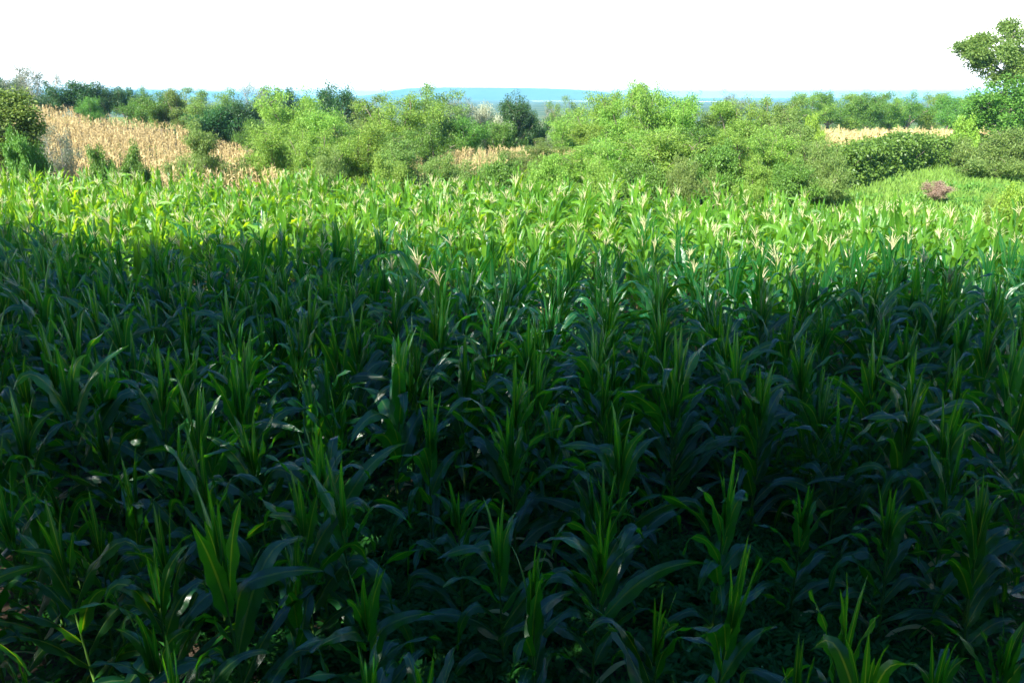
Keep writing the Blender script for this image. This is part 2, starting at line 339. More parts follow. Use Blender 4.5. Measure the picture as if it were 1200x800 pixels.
# hand placed front plants: (pixel of top leaf x, y, height, kind, rot deg, label)
front = [
 (75, 580, 2.15, 'u', 10, 'tall dark corn plant with spear leaves near the bottom left, left of the brightest clump'),
 (264, 596, 2.30, 'u', 60, 'tallest thick corn plant rising from the bottom edge left of centre'),
 (240, 522, 2.15, 'm', 0, 'corn plant with a sun-caught pale heart leaf at left of the weedy gap'),
 (120, 462, 2.1, 'm', 40, 'corn plant with several bright upright tips in the left dappled patch'),
 (20, 470, 2.1, 'a', 20, 'corn plant with bright tips at the left frame edge beside the dappled patch'),
 (408, 538, 2.1, 'm', -15, 'corn plant with broad pointed leaves standing left of the dark weedy gap'),
 (385, 440, 2.1, 'u', 15, 'corn plant with a bright green spear behind the weedy gap at left'),
 (500, 455, 2.15, 'u', 70, 'corn plant with one wide blade pointing straight up, left of the picture centre'),
 (540, 545, 1.85, 'd', 0, 'low corn plant with folded hanging leaves just left of the picture centre'),
 (628, 652, 1.75, 'u', 80, 'small bright fresh corn plant with four spears at the bottom centre'),
 (700, 595, 1.9, 'd', 20, 'corn plant with pale bent leaves right of the bright fresh one'),
 (655, 470, 2.05, 'a', 130, 'corn plant with arching blue-green blades above the bright fresh one'),
 (735, 480, 2.1, 'a', 5, 'corn plant with one large hooked leaf right of centre'),
 (758, 395, 2.15, 'u', 85, 'corn plant with one thin bright spear standing up right of centre'),
 (850, 545, 1.95, 'm', 50, 'corn plant with a tuft of bright spears above the right weedy gap'),
 (945, 548, 1.8, 'm', 10, 'corn plant with curled bright leaves and hooked tips above the right weedy gap'),
 (1060, 452, 2.2, 'a', 35, 'corn plant with one broad sunlit curved leaf on the right side'),
 (1140, 430, 2.15, 'm', 100, 'corn plant with tall narrow leaves by the right frame edge'),
 (1195, 690, 1.8, 'u', 0, 'corn plant with a bright rounded leaf cut off by the right frame edge'),
 (955, 768, 1.75, 'u', 45, 'small corn plant with one bright spear poking up at the bottom right'),
 (1120, 735, 1.8, 'd', 30, 'low corn plant with bluish bent leaves at the bottom right corner'),
 (8, 745, 1.9, 'm', 0, 'corn plant with yellow-green tips in the bottom left corner'),
 (492, 772, 1.7, 'd', 90, 'short corn plant with a curled tip at the bottom edge below the weedy gap'),
 (170, 690, 1.9, 'd', 20, 'corn plant with bent blue-green leaves between the two tall ones at bottom left'),
 (420, 735, 1.75, 'd', 75, 'corn plant with a big hooked leaf at the bottom edge left of centre'),
 (775, 690, 1.8, 'd', 140, 'corn plant with broad hanging leaves right of the bottom centre'),
 (1060, 560, 1.9, 'd', 10, 'corn plant with pale hanging leaves right of the right weedy gap'),
 (330, 620, 1.8, 'd', 110, 'corn plant with long low arching leaf in front of the left weedy gap'),
 (590, 590, 1.8, 'a', 40, 'corn plant with thin arching leaves behind the bright fresh one'),
]
placed = []; NP = 0
def put_corn(x, y, h, kind, rz, label, group, tas=False):
    global NP
    pool = tprotos if tas else [p for p in protos if p[0] == kind]
    pr = pool[NP % len(pool)]; NP += 1
    s = h/2.05
    t = empty('corn_plant', (x, y, float(gz(x, y))-.01), rz, (s*rnd.uniform(.93, 1.08), s*rnd.uniform(.93, 1.08), s))
    t.rotation_euler = (rnd.uniform(-.07, .07), rnd.uniform(-.07, .07), rz)
    tag(t, label, 'corn plant', group)
    link('stalk', pr[1], t); link('foliage', pr[2], t)
    if tas: link('tassel', pr[3], t)
GRP = 'corn plants in the shaded near rows'
for (px, py, h, kind, rz, lab) in front:
    # solve distance so the top lands at py
    b = (400-py)/F; dy = math.cos(PITCH)+b*math.sin(PITCH); dz = -math.sin(PITCH)+b*math.cos(PITCH)
    Yd = (h*.97-CAMZ)/dz*dy
    p = at(px, py, Yd); placed.append((p.x, p.y)); put_corn(p.x, p.y, h, kind, R(rz), lab, GRP)
# rows
ROT = R(-7); cr_, sr_ = math.cos(ROT), math.sin(ROT)
def gaps(x, y):     # weedy openings seen in the photograph
    for (gx, gy, r) in ((-.75, 6.6, 1.0), (2.35, 6.7, 1.15), (-1.9, 8.0, .6), (2.9, 5.2, .8), (.1, 5.0, .5)):
        if (x-gx)**2+((y-gy)*.8)**2 < r*r: return True
    return False
cand = []
for a in range(-60, 61):
    yy = -12.0
    while yy < 55:
        yy += rnd.uniform(.36, .60)
        x = a*.84+rnd.uniform(-.10, .10); y = yy
        X_, Y_ = x*cr_-y*sr_, x*sr_+y*cr_
        if Y_ < 3.3 or Y_ > float(edge_y(X_))-rnd.uniform(0, .5): continue
        if abs(X_) > .643*Y_+1.6: continue
        if Y_ < 9 and (gaps(X_, Y_) or min((X_-q[0])**2+(Y_-q[1])**2 for q in placed) < .17): continue
        if Y_ < 5.6 and rnd.random() < .45: continue
        if rnd.random() < .05: continue
        cand.append((X_, Y_))
cand.sort(key=lambda q: q[1]+.05*abs(q[0]))
NIND = 300-len(front)
def zone(x, y, kind, tas):
    r = x/(.643*y)
    side = 'left' if r < -.33 else ('right' if r > .33 else 'middle')
    band = 'front rows' if y < 7.6 else ('middle shaded rows' if y < 10 else 'last rows before the sunlit corn')
    if tas: return 'tasselled corn plant, %s of the %s' % (side, band)
    return 'corn plant with %s leaves, %s of the %s' % (DESC[kind], side, band)
for (x, y) in cand[:NIND]:
    kind = rnd.choice('uuamdmd'); tas = y > 11 and rnd.random() < .08
    h = rnd.uniform(2.0, 2.55) if y > 7 else rnd.uniform(1.75, 2.15)
    put_corn(x, y, h, kind, rnd.gauss(0, .6)+rnd.choice((0, math.pi)), zone(x, y, kind, tas), GRP, tas)
# the rest of the field as one mass
arrs = []
for k in range(12):
    wt = k % 3 != 0
    st, fo, ta = corn_plant(300+k, 2.15, False, True, rnd.choice((.9, 1.0, 1.1)), wt, 1.0)
    m_ = MB(); I = Matrix.Identity(4)
    a = list(st.arrays()); a[3] = a[3]*0+1; m_.add_mb(a, I)
    m_.add_mb(fo.arrays(), I)
    if wt: a = list(ta.arrays()); a[3] = a[3]*0+2; m_.add_mb(a, I)
    arrs.append(m_.arrays())
mb = MB(); far_list = cand[NIND:]
for (x, y) in far_list:
    s = rnd.uniform(.86, 1.18)
    mat = Matrix.Translation((x, y, float(gz(x, y))-.01)) @ Matrix.Rotation(rnd.uniform(0, 6.283), 4, 'Z') @ Matrix.Rotation(rnd.gauss(0, .10), 4, 'X') @ Matrix.Scale(s, 4)
    i_ = rnd.randrange(12)
    if i_ % 3 and rnd.random() > ss(13, 21, y)*.95+.08: i_ = 3*(i_//3)
    A_ = arrs[i_]
    if rnd.random() > ss(14.5, 20, y-max(0, -x)*.12):      # leaf colour goes from shaded green to sunlit yellow past the shadow edge
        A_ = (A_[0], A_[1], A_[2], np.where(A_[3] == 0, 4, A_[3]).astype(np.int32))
    mb.add_mb(A_, mat)
tag(link('corn_field', mb.mesh('corn_field', [M['corn_sunlit'], M['stalk'], M['tassel'], M['dry'], M['corn']], True)),
    'dense sunlit corn with pale tassels filling the far part of the field', 'corn', None, 'stuff')

# ------------------------------------------------------------------ generic leaf scatter
def rhombs(mb, P, D, N, L, W, mi=0):
    """one rhombus leaf per row: base P, direction D, side N x D, length L, width W"""
    D = D/(np.linalg.norm(D, axis=1)[:, None]+1e-9)
    Sd = np.cross(N, D); Sd /= np.linalg.norm(Sd, axis=1)[:, None]+1e-9
    L = L[:, None]; W = W[:, None]
    v = np.stack([P, P+D*L*.45+Sd*W*.5, P+D*L, P+D*L*.45-Sd*W*.5], 1)
    n = len(P); f = np.arange(n*4).reshape(n, 4)
    mb.add(v.reshape(-1, 3), f, mi=mi)
def unit(rs, n):
    v = rs.randn(n, 3); return v/np.linalg.norm(v, axis=1)[:, None]

# weeds on the floor
rs = np.random.RandomState(5); mb = MB()
nw_ = 5200
wy = 3.3+rs.rand(nw_)**.8*11; wx = (rs.rand(nw_)*2-1)*(.66*wy+.6)
for (gx, gy, r) in ((-.75, 6.6, 1.1), (2.35, 6.7, 1.3), (2.9, 5.2, .9), (.1, 5.0, .7), (-1.9, 8.0, .8)):
    k = 420; wx = np.concatenate([wx, gx+rs.randn(k)*r*.55]); wy = np.concatenate([wy, gy+rs.randn(k)*r*.55])
for x, y in zip(wx, wy):
    g = float(gz(x, y)); kind = rs.rand()
    nb = rs.randint(3, 6); h = rs.uniform(.12, .42)
    for b in range(nb):
        az = rs.uniform(0, 6.28); th = rs.uniform(.2, 1.1); l = h*rs.uniform(.7, 1.2)
        d = np.array([math.sin(th)*math.cos(az), math.sin(th)*math.sin(az), math.cos(th)])
        npairs = 6
        t = np.linspace(.25, 1, npairs)
        base = np.array([x, y, g])+d[None]*l*t[:, None]-np.array([0, 0, .25*l])*(t[:, None]**2)
        sd_ = np.array([-math.sin(az), math.cos(az), 0.])
        for sg in (-1, 1):
            D = sd_[None]*sg+d[None]*.5+rs.randn(npairs, 3)*.15
            N = np.array([[0, 0, 1.]])+rs.randn(npairs, 3)*.3
            rhombs(mb, base, D, N, np.full(npairs, l*(.30 if kind > .4 else .2)), np.full(npairs, l*(.07 if kind > .4 else .14)))
        if b == 0: tube(mb, np.array([[x, y, g-.01], [x+d[0]*l*.5, y+d[1]*l*.5, g+d[2]*l*.5], [x+d[0]*l, y+d[1]*l, g+d[2]*l*.75]]), .003, 3)
tag(link('weeds', mb.mesh('weeds', [M['weed']])), 'dark feathery weeds covering the soil between the corn plants', 'weeds', None, 'stuff')

# grass on the ground beyond the field
rs = np.random.RandomState(6); mb = MB()
n = 42000
gx_ = rs.uniform(-30, 42, n); gy_ = rs.uniform(18, 64, n)
k = (gy_ > edge_y(gx_)+.2) & (np.abs(gx_) < .66*gy_+1) & ((gx_ > 8) | (rs.rand(n) < .35))
gx_, gy_ = gx_[k], gy_[k]; n = len(gx_)
P = np.stack([gx_, gy_, gz(gx_, gy_)-.02], -1)
for q in range(4):
    D = rs.randn(n, 3)*.45; D[:, 2] = 1
    rhombs(mb, P+rs.randn(n, 3)*[.12, .12, 0], D, unit(rs, n), rs.uniform(.15, .42, n), rs.uniform(.03, .09, n))
tag(link('grass', mb.mesh('grass', [M['grass']])), 'sunlit yellow-green grass on the bank beyond the corn', 'grass', None, 'stuff')

rs = np.random.RandomState(61); mb = MB()
for _ in range(520):
    y = rs.uniform(25, 56); x = rs.uniform(10, .66*y)
    if y < float(edge_y(x))+.5: continue
    pat = math.sin(x*.55+1.3)*math.sin(y*.42+x*.2)
    if pat < rs.uniform(-.3, .5): continue
    n = 60; rr = rs.uniform(.15, .5); o = unit(rs, n)*rr*(rs.rand(n)[:, None]**.5); o[:, 2] = np.abs(o[:, 2])*.7
    D = o*2+rs.randn(n, 3)*.3; D[:, 2] += .3
    rhombs(mb, np.array([x, y, float(gz(x, y))])+o, D, unit(rs, n)*.7+[0, 0, 1.], rs.uniform(.10, .22, n), rs.uniform(.05, .12, n))
tag(link('bank_herbs', mb.mesh('bank_herbs', [M['mid']])), 'darker leafy herbs in patches on the sunlit grass bank', 'herbs', None, 'stuff')
# dry corn hillside
rs = np.random.RandomState(8); mb = MB(); parr = []
for k in range(8):
    q = MB(); H = 1.55
    tube(q, [[0, 0, 0], [0, 0, H*.9]], [.02, .012], 3)
    for b in range(12):
        leaf(q, rs, H*(.12+.80*b/12), rs.uniform(0, 6.28), rs.uniform(.28, .46), .045, R(15), R(rs.uniform(60, 165)), rs.uniform(-2, 2), 4, 1, 0, 1.2)
    for b in range(4):
        leaf(q, rs, H*.88, rs.uniform(0, 6.28), .3, .035, R(18), R(25), 0, 2, 1)
    parr.append(q.arrays())
cnt = 0
for row in np.arange(-60, 0, .62):
    for y in np.arange(32, 78, .50):
        x = row+rs.uniform(-.12, .12); yy = y+rs.uniform(-.2, .2)
        d = yy-float(edge_y(x))
        if d < 3.0 or d > 34 or abs(x) > .66*yy+1: continue
        if x > -9-(yy-30)*.22: continue
        if rs.rand() < .12: continue
        mb.add_mb(parr[rs.randint(8)], Matrix.Translation((x, yy, float(gz(x, yy))-.02)) @ Matrix.Rotation(rs.uniform(0, 6.28), 4, 'Z') @ Matrix.Scale(rs.uniform(.8, 1.15), 4)); cnt += 1
tag(link('dry_corn_field', mb.mesh('dry_corn_field', [M['dry']])), 'tan ripened corn covering the slope at upper left', 'dry corn', None, 'stuff')
mb = MB()
for _ in range(420):
    x = rs.uniform(-6, 5.5); y = rs.uniform(41, 53)
    mb.add_mb(parr[rs.randint(8)], Matrix.Translation((x, y, float(gz(x, y))-.02)) @ Matrix.Rotation(rs.uniform(0, 6.28), 4, 'Z') @ Matrix.Scale(rs.uniform(.6, .9), 4))
tag(link('dry_corn_patch', mb.mesh('dry_corn_patch', [M['dry']])), 'small mound of tan dry stalks between the lime green trees in the middle', 'dry corn', None, 'stuff')
# second corn field at the right behind the hedge
mb = MB()
for _ in range(1900):
    y = rs.uniform(55, 74); x = rs.uniform(.40*y-2, .62*y)
    mb.add_mb(arrs[rs.randint(12)] if rs.rand() < .02 else parr[rs.randint(8)], Matrix.Translation((x, y, float(gz(x, y))-.02)) @ Matrix.Rotation(rs.uniform(0, 6.28), 4, 'Z') @ Matrix.Scale(rs.uniform(.9, 1.1)*.98, 4))
tag(link('far_corn_field', mb.mesh('far_corn_field', [M['dry'], M['dry'], M['dry'], M['dry']])), 'strip of corn with tan tops behind the hedge at right', 'corn', None, 'stuff')

# ------------------------------------------------------------------ trees
def branch(rs, p, d, L, n=5, wob=.18, up=0.):
    pts = [np.array(p, float)]; d = np.array(d, float)
    for k in range(n):
        d = d+rs.randn(3)*wob; d[2] += up; d /= np.linalg.norm(d); pts.append(pts[-1]+d*L/n)
    return np.array(pts), d
def tree_proto(style, seed, leafL, leafW, nper, mat_leaf, mat_bark='bark'):
    """crown 1 m radius, 2 m tall (scaled on placing); trunk and limbs, leaves in sprays round the twigs"""
    rs = np.random.RandomState(seed); tr, cr = MB(), MB()
    tips = []
    if style in ('feather', 'wispy', 'shrub'):
        ns = {'feather': 7, 'wispy': 4, 'shrub': 10}[style]
        for s in range(ns):
            az = s/ns*6.283+rs.uniform(-.4, .4); sp = rs.uniform(.08, .55) if style != 'shrub' else rs.uniform(.1, 1.15)
            L = {'feather': 1.75, 'wispy': 1.8, 'shrub': 1.25}[style]*rs.uniform(.7, 1.0)*(1-.15*sp)
            d0 = [math.sin(sp)*math.cos(az), math.sin(sp)*math.sin(az), math.cos(sp)]
            pts, d = branch(rs, [rs.uniform(-.06, .06), rs.uniform(-.06, .06), -.03], d0, L, 7, .10)
            tube(tr, pts, np.linspace(.022, .006, len(pts)), 5)
            for k in range(11):
                f = rs.uniform(.12 if style != 'wispy' else .3, 1); q = f*7; i = min(6, int(q)); p = pts[i]+(pts[i+1]-pts[i])*(q-i)
                a = rs.uniform(0, 6.283); t2 = rs.uniform(.5, 1.3)
                dd = np.array([math.sin(t2)*math.cos(a), math.sin(t2)*math.sin(a), math.cos(t2)])
                p2, d2 = branch(rs, p, dd, rs.uniform(.28, .62)*(1.15-.5*f), 4, .2)
                tube(tr, p2, np.linspace(.008, .003, len(p2)), 3)
                for u in range(4):
                    tips.append((p2[rs.randint(1, 5)], .155 if style != 'wispy' else .17))
        squash = .6
    else:
        th = .55
        pts, d = branch(rs, [0, 0, -.03], [0, 0, 1], th, 4, .07)
        tube(tr, pts, np.linspace(.07, .05, len(pts)), 8)
        for s in range(9):
            az = s*2.4+rs.uniform(-.3, .3); sp = rs.uniform(.15, 1.15)
            p1, d1 = branch(rs, pts[rs.randint(2, 5)], [math.sin(sp)*math.cos(az), math.sin(sp)*math.sin(az), math.cos(sp)], rs.uniform(.75, 1.15), 5, .15)
            tube(tr, p1, np.linspace(.035, .010, len(p1)), 5)
            for k in range(7):
                a = rs.uniform(0, 6.283); t2 = rs.uniform(.3, 1.5)
                p2, d2 = branch(rs, p1[rs.randint(2, 6)], [math.sin(t2)*math.cos(a), math.sin(t2)*math.sin(a), math.cos(t2)], rs.uniform(.2, .5), 3, .2)
                tube(tr, p2, np.linspace(.010, .004, len(p2)), 3)
                for u in range(3): tips.append((p2[rs.randint(1, 4)], .19))
        squash = .75
    for (p, r) in tips:
        n = max(4, int(nper*rs.uniform(.5, 1.5)))
        o = unit(rs, n)*(rs.rand(n)[:, None]**.4)*r*rs.uniform(.8, 1.3); o[:, 2] *= squash
        D = o*4+rs.randn(n, 3)*.5; D[:, 2] -= .25
        N = unit(rs, n)*.8+[0, 0, 1.0]
        rhombs(cr, p+o, D, N, rs.uniform(.7, 1.3, n)*leafL, rs.uniform(.7, 1.3, n)*leafW)
    v = np.concatenate(cr.v); r0 = np.percentile(np.hypot(v[:, 0], v[:, 1]), 90); z1_ = np.percentile(v[:, 2], 98.5)
    return tr, cr, r0, z1_, mat_leaf, mat_bark
PR = {}
SPEC = {'lime': ('feather', .055, .017, 68, 'bark'), 'olive': ('feather', .052, .018, 66, 'bark'), 'mid': ('dense', .050, .026, 90, 'bark'), 'deep': ('dense', .050, .028, 90, 'bark'),
        'grey': ('feather', .05, .014, 40, 'palebark'), 'cream': ('dense', .055, .03, 70, 'palebark'), 'yellow': ('shrub', .07, .04, 45, 'bark'),
        'brown': ('dense', .06, .03, 60, 'bark'), 'limeshrub': ('shrub', .06, .022, 70, 'bark'), 'oliveshrub': ('shrub', .058, .018, 75, 'bark'), 'midshrub': ('shrub', .06, .03, 65, 'bark')}
def protos_for(key):
    if key not in PR:
        sty, l, w_, n, bk = SPEC[key]; mk = key.replace('shrub', '') if key.endswith('shrub') else key
        PR[key] = []
        for s in range(3):
            tr, cr, r0, z1_, ml, mbk = tree_proto(sty, 40+len(PR)*7+s, l, w_, n, mk, bk)
            PR[key].append((tr.mesh(key+'_trunk', [M[bk]], True), cr.mesh(key+'_crown', [M[mk]]), r0, z1_))
    return PR[key]
TC = 0
def tree(name, key, px, py, hw, Yd, label, cat='tree', group=None, base=None, lean=0):
    """px,py = photograph pixel of the crown top; hw = half crown width in pixels; Yd = distance"""
    global TC
    pool = protos_for(key); tr, cr, r0, z1_ = pool[TC % len(pool)]; TC += 1
    top = at(px, py, Yd); g = float(gz(top.x, Yd)) if base is None else base
    h = max(.4, top.z-g); r = hw/F*Yd
    o = empty(name, (top.x, Yd, g), rnd.uniform(0, 6.28), (r/r0, r/r0, h/z1_))
    tag(o, label, cat, group)
    link('trunk', tr, o); link('crown', cr, o)
    return o
TG = 'feathery trees beyond the corn field'; DG = 'dark trees along the top of the dry slope'; FG = 'far tree line at right'
# left edge and the skyline above the dry slope
tree('bush', 'midshrub', 22, 165, 20, 34.5, 'dark green bush at the foot of the left edge tree', 'bush')
tree('pale_tree', 'grey', 36, 77, 25, 82, 'tallest pale wispy tree on the left skyline')
tree('dark_tree', 'deep', 3, 92, 18, 86, 'dark tree left of the tall pale wispy one', 'tree', DG)
for px, py, hw, Y_, key, lab in (
 (62, 99, 18, 74, 'deep', 'dark tree just right of the tall pale wispy one'), (88, 97, 22, 72, 'deep', 'widest near-black tree above the top of the dry slope'),
 (120, 102, 18, 73, 'deep', 'dark tree second from the pale gap on the left skyline'), (104, 116, 12, 66, 'mid', 'small brighter bush in front of the near-black tree'),
 (146, 105, 16, 76, 'deep', 'dark tree beside the light green ones above the slope'), (162, 106, 18, 72, 'mid', 'mid green round tree left of the leafy skyline row'),
 (186, 110, 22, 70, 'mid', 'bright mid green tree halfway along the dry slope top'), (212, 108, 20, 70, 'olive', 'thin olive tree with a pale stem halfway along the slope'),
 (236, 107, 22, 68, 'olive', 'wide olive tree on the skyline right of the thin one'), (262, 110, 22, 66, 'olive', 'olive tree above the lower end of the dry slope'),
 (250, 128, 28, 62, 'deep', 'dark low tree in front of the olive pair'), (284, 118, 20, 62, 'deep', 'dark tree at the lower end of the dry slope'),
 (308, 101, 20, 68, 'grey', 'greyish bare-topped tree left of the big lime green one'), (330, 107, 20, 72, 'deep', 'dark tree behind the grey bare-topped one'),
 (390, 102, 24, 68, 'deep', 'dark grey-green round tree on the skyline behind the lime ones'), (300, 143, 20, 55, 'mid', 'round mid green tree where the dry slope ends')):
    tree('skyline_tree', key, px, py, hw, Y_, lab, 'tree', DG)
# middle
for px, py, hw, Y_, key, lab in (
 (345, 110, 38, 50, 'lime', 'large lime green feathery tree with a thin pale trunk'), (320, 150, 28, 43, 'lime', 'low lime tree at the right end of the dry slope'),
 (392, 134, 34, 45, 'lime', 'yellowish lime tree right of the large feathery one'), (368, 158, 30, 40, 'lime', 'low dense lime bush-like tree under the large feathery one'),
 (430, 118, 34, 52, 'olive', 'olive green tree left of the blue plateau foot'), (422, 150, 34, 42, 'lime', 'broad lime tree low in front of the olive one'),
 (468, 116, 34, 50, 'lime', 'green feathery tree at the left foot of the blue plateau'), (460, 158, 30, 41, 'olive', 'low olive tree near the corn at left centre'),
 (510, 106, 36, 54, 'olive', 'tall rounded olive tree in front of the plateau left end'), (540, 116, 22, 58, 'grey', 'wispy grey tree right of the tall rounded olive one'),
 (505, 148, 30, 46, 'mid', 'dark mid green tree under the tall rounded olive one'), (548, 140, 22, 54, 'mid', 'bright green tree left of the cream-topped one'),
 (571, 126, 18, 60, 'cream', 'pale cream-flowered tree below the blue plateau'), (602, 117, 24, 64, 'deep', 'dense deep green tree right of the cream-topped one'),
 (626, 127, 18, 66, 'deep', 'second deep green tree beside the dense one'), (590, 145, 24, 58, 'mid', 'bright green bush-like tree below the cream-topped one'),
 (646, 126, 14, 78, 'grey', 'small bluish grey tree under the plateau'), (664, 119, 16, 66, 'olive', 'narrow olive tree standing against the blue plateau'),
 (662, 134, 28, 56, 'lime', 'yellowish tree left of the tall lime group'), (694, 148, 28, 50, 'lime', 'lime tree below the gap showing the blue hill'),
 (640, 166, 28, 46, 'olive', 'low olive tree beside the small dry patch'), (608, 180, 30, 41, 'olive', 'low brownish olive bush in front of the dry patch'),
 (712, 112, 24, 52, 'lime', 'left tree of the tall lime group'), (738, 105, 28, 50, 'lime', 'second tree of the tall lime group'),
 (765, 101, 30, 48, 'lime', 'tallest tree of the lime group in the middle'), (798, 116, 28, 47, 'lime', 'right tree of the tall lime group'),
 (676, 172, 36, 40, 'lime', 'low lime tree in front of the yellowish one'), (725, 160, 38, 38, 'lime', 'broad lime tree in the front row at centre right'),
 (778, 158, 38, 36, 'lime', 'broad front lime tree below the tallest one'), (812, 152, 30, 38, 'mid', 'darker green tree in the front row right of centre'),
 (828, 124, 26, 50, 'olive', 'olive tree right of the tall lime group'), (858, 111, 18, 90, 'grey', 'wispy bluish tree standing above the others at right centre'),
 (860, 122, 28, 48, 'lime', 'lime tree below the wispy bluish one'), (890, 119, 28, 48, 'lime', 'lime tree right of the wispy bluish one'),
 (918, 123, 26, 46, 'olive', 'rounded olive tree left of the yellow vine'), (870, 158, 34, 36, 'lime', 'broad lime tree in front right of the dark hollow'),
 (915, 155, 34, 35, 'lime', 'broad front lime tree left of the hedge'), (945, 150, 26, 37, 'olive', 'olive tree joining the left end of the hedge'),
 (842, 176, 26, 34, 'midshrub', 'bright low shrub below the dark hollow'), (965, 172, 26, 33, 'oliveshrub', 'brownish olive shrub where the grass bank begins'),
 (982, 186, 20, 33, 'olive', 'small olive tree at the corn edge left of the grass bank')):
    tree('feathery_tree', key, px, py, hw, Y_, lab, 'tree', TG)
tree('shrub', 'oliveshrub', 236, 156, 34, 41, 'round olive shrub standing alone in front of the dry slope', 'shrub')
tree('shrub', 'midshrub', 118, 179, 16, 36.5, 'left dark shrub of the pair at the foot of the dry slope', 'shrub')
tree('shrub', 'midshrub', 152, 180, 15, 35.5, 'right dark shrub of the pair at the foot of the dry slope', 'shrub')
tree('shrub', 'grey', 62, 150, 20, 40, 'bare greyish shrub in front of the dry slope at far left', 'shrub')
tree('shrub', 'limeshrub', 455, 190, 20, 33, 'small lime shrub at the corn edge left of centre', 'shrub')
tree('shrub', 'oliveshrub', 530, 186, 30, 38, 'low olive shrub at the left end of the small dry patch', 'shrub')
for px, py, hw, Y_, key, lab in (
 (585, 193, 22, 33, 'midshrub', 'low green shrub at the corn edge below the brownish bush'), (640, 190, 24, 33, 'limeshrub', 'low olive shrub at the corn edge below the low olive tree'),
 (698, 192, 26, 33, 'limeshrub', 'low lime shrub at the corn edge under the front lime trees'), (752, 194, 24, 32.5, 'midshrub', 'low dark green shrub at the corn edge in the middle right'),
 (802, 192, 26, 32, 'oliveshrub', 'low olive shrub at the corn edge left of the bright low one'), (888, 196, 24, 32, 'limeshrub', 'low lime shrub at the corn edge right of the dark hollow'),
 (930, 196, 24, 31.5, 'midshrub', 'low green shrub at the corn edge below the hedge end'), (385, 184, 28, 35, 'oliveshrub', 'low olive shrub at the corn edge under the yellowish lime tree')):
    tree('low_shrub', key, px, py, hw, Y_, lab, 'shrub')
# far line
for k, (px, py, hw, key) in enumerate(((930, 117, 18, 'mid'), (950, 111, 18, 'lime'), (975, 110, 20, 'mid'), (1000, 112, 20, 'lime'), (1022, 110, 18, 'mid'), (1045, 113, 18, 'lime'),
        (1068, 112, 20, 'mid'), (1092, 111, 18, 'lime'), (1115, 114, 18, 'mid'), (1135, 115, 16, 'lime'), (1158, 113, 18, 'mid'), (1185, 111, 20, 'lime'))):
    tree('far_tree', key, px, py, hw, 88+3*(k % 4), ('mid green' if key == 'mid' else 'lime green')+' tree in the level line behind the tan corn strip at right', 'tree', FG)
tree('yellow_shrub', 'yellow', 954, 143, 13, 45, 'bright yellow-green vine-covered shrub above the hedge start', 'shrub')
# hedge of vines in front of the second field
rs = np.random.RandomState(12); tr, cr = MB(), MB()
line = [(975, 205, 38, 2.0), (1010, 205, 42, 2.1), (1045, 205, 47, 2.35), (1080, 200, 51, 1.85), (1115, 190, 52, 1.8), (1150, 186, 53, 1.8)]
pts = []
for (px, py, Yd, h) in line:
    p = at(px, py, Yd); pts.append((p.x, Yd, h))
pts = np.array(pts)
tt = np.linspace(0, len(pts)-1, 60)
for t in tt:
    i = min(len(pts)-2, int(t)); q = pts[i]+(pts[i+1]-pts[i])*(t-i); g = float(gz(q[0], q[1]))
    p1, _ = branch(rs, [q[0], q[1], g-.05], [rs.uniform(-.2, .2), rs.uniform(-.2, .2), 1], q[2]*.8, 5, .2); tube(tr, p1, np.linspace(.05, .015, 6), 5)
    for c in range(9):
        zc = rs.uniform(.12, .95)*q[2]; n = 120; r = rs.uniform(.25, .55)
        o = unit(rs, n)*(rs.rand(n)[:, None]**.4)*r; o[:, 2] *= .9
        D = o*2+rs.randn(n, 3)*.4; D[:, 2] -= .5; N = unit(rs, n)+o*2
        cpos = np.array([q[0]+rs.uniform(-.5, .5), q[1]+rs.uniform(-.5, .3), g+zc])
        rhombs(cr, cpos+o, D, N, rs.uniform(.10, .2, n), rs.uniform(.07, .13, n))
hd = empty('vine_hedge', (float(pts[:, 0].mean()), float(pts[:, 1].mean()), float(gz(pts[:, 0].mean(), pts[:, 1].mean()))))
hd['label'] = 'thick green vine-covered hedge dark at its foot above the grass bank'; hd['category'] = 'hedge'
for nm, q, mt in (('trunk', tr, M['bark']), ('foliage', cr, M['mid'])):
    me = q.mesh('hedge_'+nm, [mt]); c = link(nm, me, hd); c.matrix_parent_inverse = Matrix.Translation(-hd.location)
